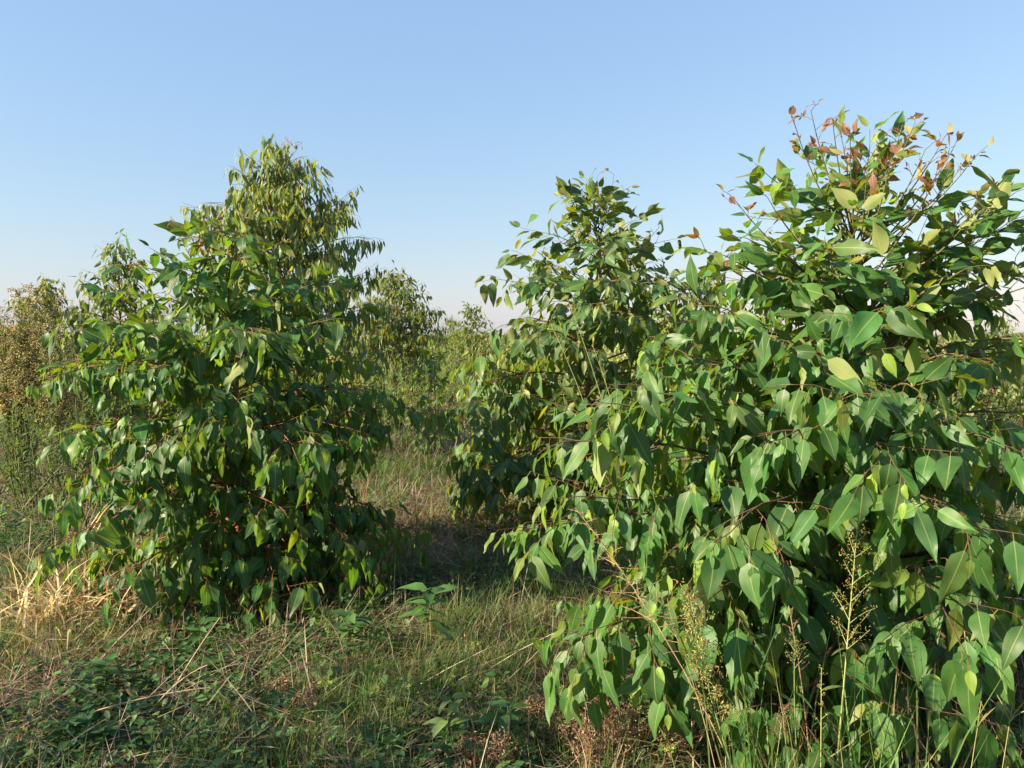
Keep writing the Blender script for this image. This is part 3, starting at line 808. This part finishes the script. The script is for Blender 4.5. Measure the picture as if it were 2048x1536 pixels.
# arching grass plumes
PL = ((.34, .25, .14), (.26, .18, .11), (.40, .31, .18))
weed('grass_plume', 'long arching feathery grass plume leaning left across the lower leaves', 'grass plume', gp(1575, 2.15), at(1150, 1015, 2.25), 111, bow=(.05, 0, .10), r=.0028, stem_col=(.36, .25, .12), n_br=44, zone=(.62, .99), br_len=.10, br_up=-.2, n_fl=500, fl_size=.0035, fl_cols=PL, spread=.004, head='seed_head', dry=True, group='grass plumes in front of the closest tree')
weed('grass_plume', 'thin drooping reddish grass plume hanging beside the upright flowering weed', 'grass plume', gp(1655, 2.2), at(1545, 1070, 2.3), 112, bow=(.05, 0, .05), r=.0025, stem_col=(.32, .18, .10), n_br=30, zone=(.55, .99), br_len=.06, br_up=.2, n_fl=220, fl_size=.003, fl_cols=PL, spread=.003, head='seed_head', dry=True, group='grass plumes in front of the closest tree')
weed('grass_plume', 'short grass plume curving left below the long arching plume', 'grass plume', gp(1480, 2.2), at(1315, 1192, 2.25), 113, bow=(.03, 0, .12), r=.002, stem_col=(.34, .25, .13), n_br=22, zone=(.7, .99), br_len=.045, br_up=0, n_fl=160, fl_size=.003, fl_cols=PL, spread=.003, head='seed_head', dry=True, group='grass plumes in front of the closest tree')
weed('grass_plume', 'pink-brown tufted grass head low at the bottom among the leaves', 'grass plume', gp(1540, 2.05), at(1567, 1415, 2.1), 114, r=.002, stem_col=(.28, .26, .12), n_br=14, zone=(.82, 1), br_len=.035, n_fl=220, fl_size=.0035, fl_cols=((.36, .2, .15), (.3, .16, .12)), spread=.006, head='seed_head', dry=True, group='grass plumes in front of the closest tree')
# tall grass stalks rising in front of the middle tree
for i, (bx, d, tx, ty, lab) in enumerate(((1290, 4.6, 1132, 590, 'tallest pale grass stalk leaning left in front of the middle tree'), (1275, 4.6, 1098, 640, 'slender grass stalk leaning farthest left in front of the middle tree'),
        (1300, 4.5, 1185, 690, 'short pale grass stalk right of the tallest one before the middle tree'))):
    weed('grass_stalk', lab, 'grass stalk', gp(bx, d), at(tx, ty, d), 120 + i, bow=(.08, 0, .1), r=.004, stem_col=(.28, .30, .12), n_br=8, zone=(.85, 1), br_len=.05, n_fl=40, fl_size=.006, fl_cols=PL, spread=.004, head='seed_head', dry=True, n_leaf=4, leaf=.4, ratio=.025, leaf_cols=((.2, .22, .08),), leaf_zone=(.05, .5), leaf_up=1.2, group='tall grass stalks before the middle tree')

for i, (px, d, n, lab) in enumerate(((1530, 2.15, 34, 'tuft of long thin grass at the foot of the leaning flowering weed'), (1640, 2.1, 40, 'tuft of long thin grass left of the upright flowering weed'), (1745, 2.05, 30, 'tuft of long thin grass right of the upright flowering weed'), (1870, 2.1, 22, 'sparse tuft of long thin grass near the bottom right'))):
    rng = np.random.default_rng(125 + i); root = thing('grass_tuft', lab, 'grass tussock', gp(px, d), 'long grass tufts at the foot of the closest tree')
    for k in range(n):
        g = Geo(); blades(g, rng, np.array([[rng.normal(0, .05), rng.normal(0, .04), 0.]]), np.array([rng.uniform(.3, .8)]), np.array([rng.uniform(.003, .006)]), rng.random(1) * 6.283, rng.normal(.12, .12, 1), rng.uniform(.1, .9, 1), pal(rng, 1, GREEN + [(.3, .26, .12)]))
        obj('blade', g.mesh('blade', M_grass), root)
# finger grass at the bottom right corner
for i, (px, py, lab) in enumerate(((1955, 1405, 'finger grass with spread yellow spikes near the bottom right corner'), (2020, 1390, 'finger grass with spread yellow spikes at the right edge'))):
    rng = np.random.default_rng(130 + i); base = gp(px - 10, 2.1); root = thing('finger_grass', lab, 'grass', base, 'finger grass in the corner')
    top = at(px, py + 50, 2.1) - base
    g = Geo(); st = curve_pts((0, 0, 0), top, (0, 0, 0), 5); tube(g, st, .0014, 4, np.array((.26, .24, .09))); obj('stem', g.mesh('stem', M_stem), root)
    for k in range(6):
        az = k * 1.05 + rng.normal(0, .2); g = Geo()
        e = top + norm(np.array([math.cos(az), math.sin(az) * .6, .9 + rng.normal(0, .3)])) * rng.uniform(.06, .10)
        q = curve_pts(top, e, UP * .01, 5); tube(g, q, [.001, .0014, .0016, .0014, .0008], 5, np.array((.32, .28, .11)))
        obj('spike', g.mesh('spike', M_dry), root)

# sedges: thin culm, spread bracts and yellow-green spikelets
def sedge(px, py, d, seed, label):
    rng = np.random.default_rng(seed); top = at(px, py, d); base = np.array([top[0] + rng.normal(0, .04), top[1] + rng.normal(0, .03), 0.]); base[2] = ground_z(base[0], base[1])
    root = thing('sedge', label, 'sedge', base, 'sedges in the foreground grass'); t = top - base
    g = Geo(); tube(g, curve_pts((0, 0, 0), t, rng.normal(0, .01, 3), 6), .002, 4, np.array((.12, .19, .04))); obj('stem', g.mesh('stem', M_stem), root)
    n = int(rng.integers(4, 7)); az = rng.random() * 6.28 + np.arange(n) * 6.28 / n
    for k in range(n):
        g = Geo(); blades(g, rng, t[None].copy(), np.array([rng.uniform(.09, .2)]), np.array([.006]), az[k:k + 1], np.array([rng.uniform(.8, 1.3)]), np.array([.5]), np.array([[.13, .21, .04]]))
        obj('bract', g.mesh('bract', M_grass), root)
    g = Geo(); P = []
    for k in range(int(rng.integers(3, 6))):
        a = rng.random() * 6.28; c = t + np.array([math.cos(a), math.sin(a), .4]) * rng.uniform(.006, .03)
        P += [c + rng.normal(0, .004, 3) for _ in range(14)]
    florets(g, rng, np.array(P), .009, ((.32, .40, .09), (.26, .35, .08), (.38, .42, .13)))
    tag(obj('flower_head', g.mesh('flower_head', M_grass), root), kind='stuff')
    for k in range(7):
        g = Geo(); blades(g, rng, np.array([[rng.normal(0, .01), rng.normal(0, .01), 0]]), np.array([rng.uniform(.12, .25)]), np.array([.0035]), rng.random(1) * 6.28, rng.uniform(.1, .5, 1), rng.uniform(.3, 1, 1), pal(rng, 1, GREEN))
        obj('blade', g.mesh('blade', M_grass), root)
for i, (px, py, lab) in enumerate(((655, 1368, 'sedge with yellow-green head, brightest of those left of centre'), (735, 1342, 'sedge with pale head standing farthest back of the foreground sedges'), (745, 1390, 'sedge with yellow-green head just below the farthest one'),
        (822, 1372, 'sedge with narrow head leaning beside the pale five-leaved weed'), (636, 1415, 'sedge with double yellow head below the brightest one'), (600, 1430, 'leftmost of the yellow-headed sedges in the foreground'),
        (652, 1460, 'sedge with star of long bracts near the bottom edge'), (950, 1290, 'large bushy sedge in the green grass between the two big trees'), (780, 1490, 'small sedge lowest of all at the bottom edge'), (1340, 1500, 'pale sedge among the brown dry weeds at the bottom'), (1125, 1388, 'sedge half hidden under the drooping leaves of the closest tree'))):
    sedge(px, py, (EYE - .24) * FPX / (py - 670), 140 + i, lab)

# broad-leaved weeds
def rosette(px, py, d, seed, label, n, leaf, ratio, cols, h, group=None):
    d = (EYE - max(.15, h)) * FPX / (py - 670); top = at(px, py, d); base = np.array([top[0], top[1], float(ground_z(top[0], top[1]))])
    weed('broadleaf_weed', label, 'weed', base, base + np.array([.02, 0, max(h, top[2] - base[2])]), seed, r=.0028, stem_col=(.14, .18, .05), n_leaf=n, leaf=leaf, ratio=ratio, leaf_cols=cols, leaf_zone=(.55, 1.0), leaf_up=.35, group='broad-leaved weeds in the clearing')
G1 = ((.07, .15, .04), (.06, .13, .04)); G2 = ((.24, .32, .10), (.20, .28, .09))
rosette(888, 1420, 2.95, 150, 'pale green weed with spread oval leaves near the bottom centre', 9, .10, .36, G2, .25)
rosette(850, 1195, 4.35, 151, 'leafy green weed standing in the clearing between the two big trees', 18, .14, .36, ((.09, .19, .05),), .32)
rosette(690, 1245, 4.1, 152, 'small green weed at the right foot of the left tree', 12, .11, .45, G1, .2)
rosette(700, 1285, 3.75, 153, 'two-leaved low seedling below the weed at the right foot of the left tree', 5, .08, .4, G1, .06)
rosette(1005, 1445, 2.95, 154, 'green weed with upright leaves left of the brown dry weeds', 10, .10, .42, G1, .18)
rosette(1325, 1395, 2.55, 155, 'weed with round green leaves below the drooping branch', 12, .08, .55, ((.07, .17, .04),), .12)
rosette(395, 1255, 4.0, 156, 'small weed with oval leaves in the shade under the left tree', 9, .11, .38, G1, .2)
rosette(205, 1330, 3.55, 157, 'low leafy weed below the straw tussock', 12, .09, .42, G1, .06)
rosette(430, 1310, 3.7, 158, 'low leafy weed right of the bent straw stalks', 10, .08, .42, G1, .06)
rosette(120, 1440, 3.0, 159, 'low leafy weed in the bottom left corner', 14, .08, .42, G1, .05)
weed('broadleaf_weed', 'wilted grey-leaved weed on a thin dark stem below the left tree', 'weed', on_ground(590, 1325), at(546, 1215, 3.75), 160, r=.0022, stem_col=(.03, .03, .02), n_leaf=7, leaf=.07, ratio=.4, leaf_cols=((.15, .17, .09),), leaf_zone=(.85, 1), leaf_up=-.5, group='broad-leaved weeds in the clearing')

# brown dry seed weeds along the bottom edge
rngw = np.random.default_rng(170)
BR = ((.42, .27, .17), (.33, .20, .13), (.50, .34, .24), (.25, .15, .10))
DRYW = ((1200, 1400, 'tall'), (1215, 1415, 'fork-topped'), (1320, 1385, 'tallest pinkish'), (1345, 1420, 'pinkish'), (1265, 1425, 'bristly'), (1170, 1465, 'short dense'), (1115, 1490, 'low'), (1060, 1500, 'low spreading'), (1000, 1495, 'low pale'), (1240, 1480, 'matted'), (1300, 1495, 'matted pinkish'), (1385, 1475, 'thin'), (700, 1500, 'low brown'), (610, 1395, 'small dark'), (575, 1380, 'orange-tipped'), (1075, 1415, 'slender'), (940, 1500, 'drooping'), (1150, 1425, 'twiggy'))
for i, (px, py, w) in enumerate(DRYW):
    d = 2.5 + .3 * rngw.random() + (.35 if px < 900 else 0); t = at(px, py - 10, d); b = np.array([t[0] + rngw.normal(0, .03), t[1] + .02, float(ground_z(t[0], t[1]))])
    near = 'near the bottom edge under the drooping branch' if px > 980 else 'in the foreground grass at bottom centre'
    nth = ('first', 'second', 'third', 'fourth', 'fifth', 'sixth', 'seventh', 'eighth', 'ninth', 'tenth', 'eleventh', 'twelfth', 'thirteenth', 'fourteenth', 'fifteenth', 'sixteenth', 'seventeenth', 'eighteenth')[sorted(x[0] for x in DRYW).index(px)]
    weed('dry_weed', f'{w} brown dry seed weed, {nth} from the left in the foreground', 'dry weed', b, t, 171 + i, bow=rngw.normal(0, .02, 3), r=.0024, stem_col=(.28, .16, .08), n_br=18, zone=(.3, 1), br_len=.09, br_up=.5, n_fl=260, fl_size=.0085, fl_cols=BR, spread=.011, head='seed_head', dry=True, n_leaf=5, leaf=.05, ratio=.2, leaf_cols=BR, group='brown dry weeds along the bottom')

# straw tussock at the left
def tussock(c, seed, label, n, lmin, lmax, cols, spread, leanm, name='straw_tussock', width=(.006, .014)):
    rng = np.random.default_rng(seed); root = thing(name, label, 'grass tussock', c, None)
    for k in range(n):
        g = Geo(); o = np.array([[rng.normal(0, spread), rng.normal(0, spread * .7), 0.]])
        blades(g, rng, o, np.array([rng.uniform(lmin, lmax)]), np.array([rng.uniform(*width)]), np.array([rng.random() * 6.283]), np.array([rng.normal(leanm + .15, .45)]), np.array([rng.uniform(.2, 2.0)]), pal(rng, 1, cols))
        obj('blade', g.mesh('blade', M_dry), root)
PALE = ((.58, .47, .26), (.46, .36, .19), (.64, .54, .33), (.36, .26, .14), (.28, .22, .13))
tussock(on_ground(130, 1240), 201, 'sunlit pale straw tussock at the left foot of the left tree', 190, .2, .6, PALE, .17, .65, width=(.007, .017))
tussock(on_ground(90, 1180), 202, 'smaller straw tussock left of the big sunlit one', 80, .15, .48, PALE + ((.14, .2, .04),), .14, .6, width=(.006, .014))
tussock(on_ground(30, 1270), 203, 'straw tussock touching the left edge of the picture', 70, .15, .4, PALE + ((.16, .2, .05),), .14, .8, width=(.006, .014))
tussock(on_ground(170, 1085), 204, 'loose straw tussock under the lowest left branch of the left tree', 40, .2, .45, PALE, .10, .5)
tussock(on_ground(430, 1525), 205, 'bright green grass tuft at the bottom edge', 40, .08, .2, ((.15, .26, .06), (.2, .3, .08)), .05, .3, name='grass_tuft', width=(.003, .006))
tussock(on_ground(905, 840), 206, 'rust-coloured dry grass clump at the left foot of the middle tree', 110, .2, .55, ((.36, .19, .07), (.30, .15, .06), (.40, .25, .10)), .3, .25, width=(.006, .012))
tussock(on_ground(975, 1020), 207, 'dull dry grass clump below the lowest leaves of the middle tree', 60, .15, .35, STRAW, .2, .3)
tussock(on_ground(780, 1140), 208, 'brown dry grass clump at the right foot of the left tree', 60, .12, .3, STRAW, .2, .3)
for i, (px, py, n, cols, lab) in enumerate(((830, 860, 90, RUST + STRAW, 'brown dry grass clump nearest in the strip leading to the distant gap'), (775, 890, 80, STRAW, 'dry grass clump beside the right side of the left tree in the strip'),
        (890, 885, 80, STRAW + GREEN, 'mixed green and dry grass clump left of the middle tree'), (850, 810, 90, RUST, 'reddish dry grass clump farther back in the strip'), (800, 820, 80, STRAW + GREEN, 'tall mixed grass clump farther back at the left of the strip'), (835, 935, 70, GREEN + STRAW, 'yellow-green sunlit grass clump in the strip between the trees'))):
    tussock(on_ground(px, py), 220 + i, lab, n, .2, .6, cols, .35, .15, width=(.005, .011))
# bent dead stalks lying in the shade
for i, (pa, pb, bow, lab) in enumerate((((345, 1400), (440, 1235), (0, 0, .02), 'long pale dead stalk leaning right below the left tree'), ((360, 1350), (325, 1283), (0, 0, .03), 'short pale dead stalk crossing the long one below the left tree'),
        ((300, 1440), (415, 1330), (0, 0, .05), 'thin dead stalk arching low in the left foreground'), ((690, 1350), (645, 1230), (.05, 0, .03), 'thin green-grey stalk curving up right of the left tree'), ((850, 1295), (705, 1280), (0, 0, .02), 'straight dead stick lying in the clearing'),
        ((895, 1520), (785, 1505), (0, 0, .01), 'pale dead stick lying at the bottom centre'), ((120, 1460), (420, 1375), (0, 0, .04), 'long thin stalk lying across the left foreground'))):
    a = on_ground(*pa); b = at(*pb, a[1] + .03) if pb[1] < pa[1] - 40 else on_ground(*pb); b[2] = max(b[2], .02)
    g = Geo(); tube(g, curve_pts((0, 0, .015), b - a, bow, 8), np.linspace(.0035, .0018, 8), 5, np.array((.34, .26, .15)) * (1 if i != 3 else .7))
    o = obj('dead_stalk', g.mesh('dead_stalk', M_stem), None, tuple(a)); tag(o, lab, 'dry stalk', 'dead stalks on the ground')
g = Geo(); g.add(*leaf_geo(np.random.default_rng(9), .11, .035, .5, 1.5, .6, .1, (.45, .36, .22), nseg=7, ncol=4))
o = obj('fallen_leaf', g.mesh('fallen_leaf', M_dry), None, tuple(on_ground(245, 1392) + [0, 0, .07])); o.rotation_euler = (.4, .3, -.6)
tag(o, 'curled pale dead leaf lying on the left foreground weeds', 'leaf')

# ------------------------------------------------------------------ tall weeds farther back
def bushy_weed(px, d, h, seed, label, name='tall_weed', cols=((.12, .18, .06), (.10, .16, .05)), tan=None, n_stem=9, width=.3, group='tall weeds farther back'):
    rng = np.random.default_rng(seed); b = gp(px, d); root = thing(name, label, 'weed', b, group)
    gs, gl, gf = Geo(), Geo(), Geo(); P = []; LB, LA, LL, LW = [], [], [], []
    for k in range(n_stem):
        tip = np.array([rng.normal(0, width), rng.normal(0, width), h * rng.uniform(.65, 1)])
        pts = curve_pts((rng.normal(0, .05), rng.normal(0, .05), 0), tip, rng.normal(0, .04, 3), 7)
        tube(gs, pts, np.linspace(.006, .002, 7), 4, np.array((.14, .13, .06)))
        for i in range(int(46 * h)):
            p, dd = along(pts, rng.uniform(.08, .97)); LB.append(p); LA.append(rng.random() * 6.283); LL.append(rng.uniform(.05, .13)); LW.append(rng.uniform(.009, .02))
        if tan:
            for i in range(26):
                s = rng.uniform(.42, 1); p, dd = along(pts, s); az = rng.random() * 6.283
                q = p + np.array([math.cos(az), math.sin(az), .75]) * rng.uniform(.06, .24) * (1.25 - .6 * s)
                tube(gs, np.array([p, (p + q) / 2 + UP * .01, q]), .0012, 3, np.array((.26, .18, .09)))
                P += [p + (q - p) * rng.uniform(.3, 1.05) + rng.normal(0, .016, 3) for _ in range(16)]
    n = len(LB); blades(gl, rng, np.array(LB), np.array(LL), np.array(LW), np.array(LA), rng.normal(.9, .35, n), rng.uniform(.1, 1, n), pal(rng, n, cols))
    obj('stem', gs.mesh('stem', M_stem), root)
    tag(obj('foliage', gl.mesh('foliage', M_grass), root), kind='stuff')
    if P:
        florets(gf, rng, np.array(P), .02, tan); tag(obj('seed_head', gf.mesh('seed_head', M_fluff), root), kind='stuff')
TAN = ((.50, .45, .24), (.44, .40, .21), (.56, .50, .28), (.38, .37, .19))
TAN2 = ((.42, .38, .18), (.36, .34, .16))
bushy_weed(35, 8.2, 2.05, 301, 'big tan feathery seed weed at the left edge against the sky', tan=TAN, n_stem=24, width=.26)
bushy_weed(95, 7.8, 1.6, 302, 'greenish seed weed right of the big tan one', tan=TAN2, n_stem=9, width=.2)
bushy_weed(165, 8.4, 1.5, 303, 'green leafy weed behind the left branches of the left tree', n_stem=12)
bushy_weed(40, 6.6, 1.0, 304, 'dull green weed below the big tan seed weed', n_stem=14)
bushy_weed(130, 6.9, 1.0, 305, 'dark green weed below the greenish seed weed', n_stem=12)
bushy_weed(200, 7.4, .9, 306, 'low green weed behind the lowest left branches of the left tree', n_stem=10)
for i, (px, d, h, lab) in enumerate(((800, 13.5, 1.35, 'tall pale green weed at the left side of the distant gap'), (835, 15, 1.3, 'pale weed left of centre in the distant gap'), (862, 13, 1.25, 'weed in the centre of the distant gap'), (820, 11.5, .85, 'lower weed at the foot of the distant gap'),
        (785, 11, 1.0, 'weed just right of the left tree in the distant gap'), (890, 16, 1.45, 'reddish-tipped weed at the right side of the distant gap'), (925, 14, 1.5, 'weed behind the bright green bush'), (755, 12.5, 1.2, 'weed hidden partly by the left tree at the gap'), (870, 19, 1.3, 'farthest pale weed in the distant gap'))):
    bushy_weed(px, d, h, 320 + i, lab, n_stem=10, width=.34, cols=((.17, .28, .075), (.14, .24, .06), (.23, .27, .09)), tan=None)

# far scrub, one mass to the horizon
def build_scrub():
    rng = np.random.default_rng(400); g = Geo()
    for n, y0, y1, hm, k in ((200, 12, 22, .9, 90), (340, 22, 45, 1.25, 55), (420, 45, 110, 1.5, 30), (400, 110, 260, 2.2, 22)):
        x, y = scatter(rng, n, y0, y1, 1.35)
        ok = ~((np.abs(x / y - (850 - CX) / FPX) < .05) & (y < 20)); x, y = x[ok], y[ok]; n = len(x)
        h = hm * rng.uniform(.5, 1.15, n); w = rng.uniform(.35, .9, n) * (y1 / 22) ** .45
        idx = np.repeat(np.arange(n), k); m = len(idx)
        u = rng.random(m); rad = np.sqrt(rng.random(m)) * w[idx] * np.sin(np.pi * np.clip(u * .75 + .25, 0, 1)) ** .6; az = rng.random(m) * 6.283
        P = np.stack([x[idx] + rad * np.cos(az), y[idx] + rad * np.sin(az), h[idx] * u * (1 - .25 * (rad / w[idx]) ** 2)], -1)
        L = rng.uniform(.10, .22, m) * (y1 / 22) ** .7; base = pal(rng, n, ((.15, .25, .07), (.13, .22, .06), (.22, .26, .09), (.18, .27, .075), (.28, .26, .12)))
        c = base[idx] * rng.uniform(.75, 1.25, (m, 1))
        blades(g, rng, P, L, L * rng.uniform(.2, .4, m), rng.random(m) * 6.283, rng.normal(.7, .5, m), rng.uniform(0, 1, m), c)
    tag(obj('undergrowth', g.mesh('undergrowth', M_grass)), 'pale green scrub and weeds stretching to the horizon behind the trees', 'scrub', kind='stuff')
build_scrub()
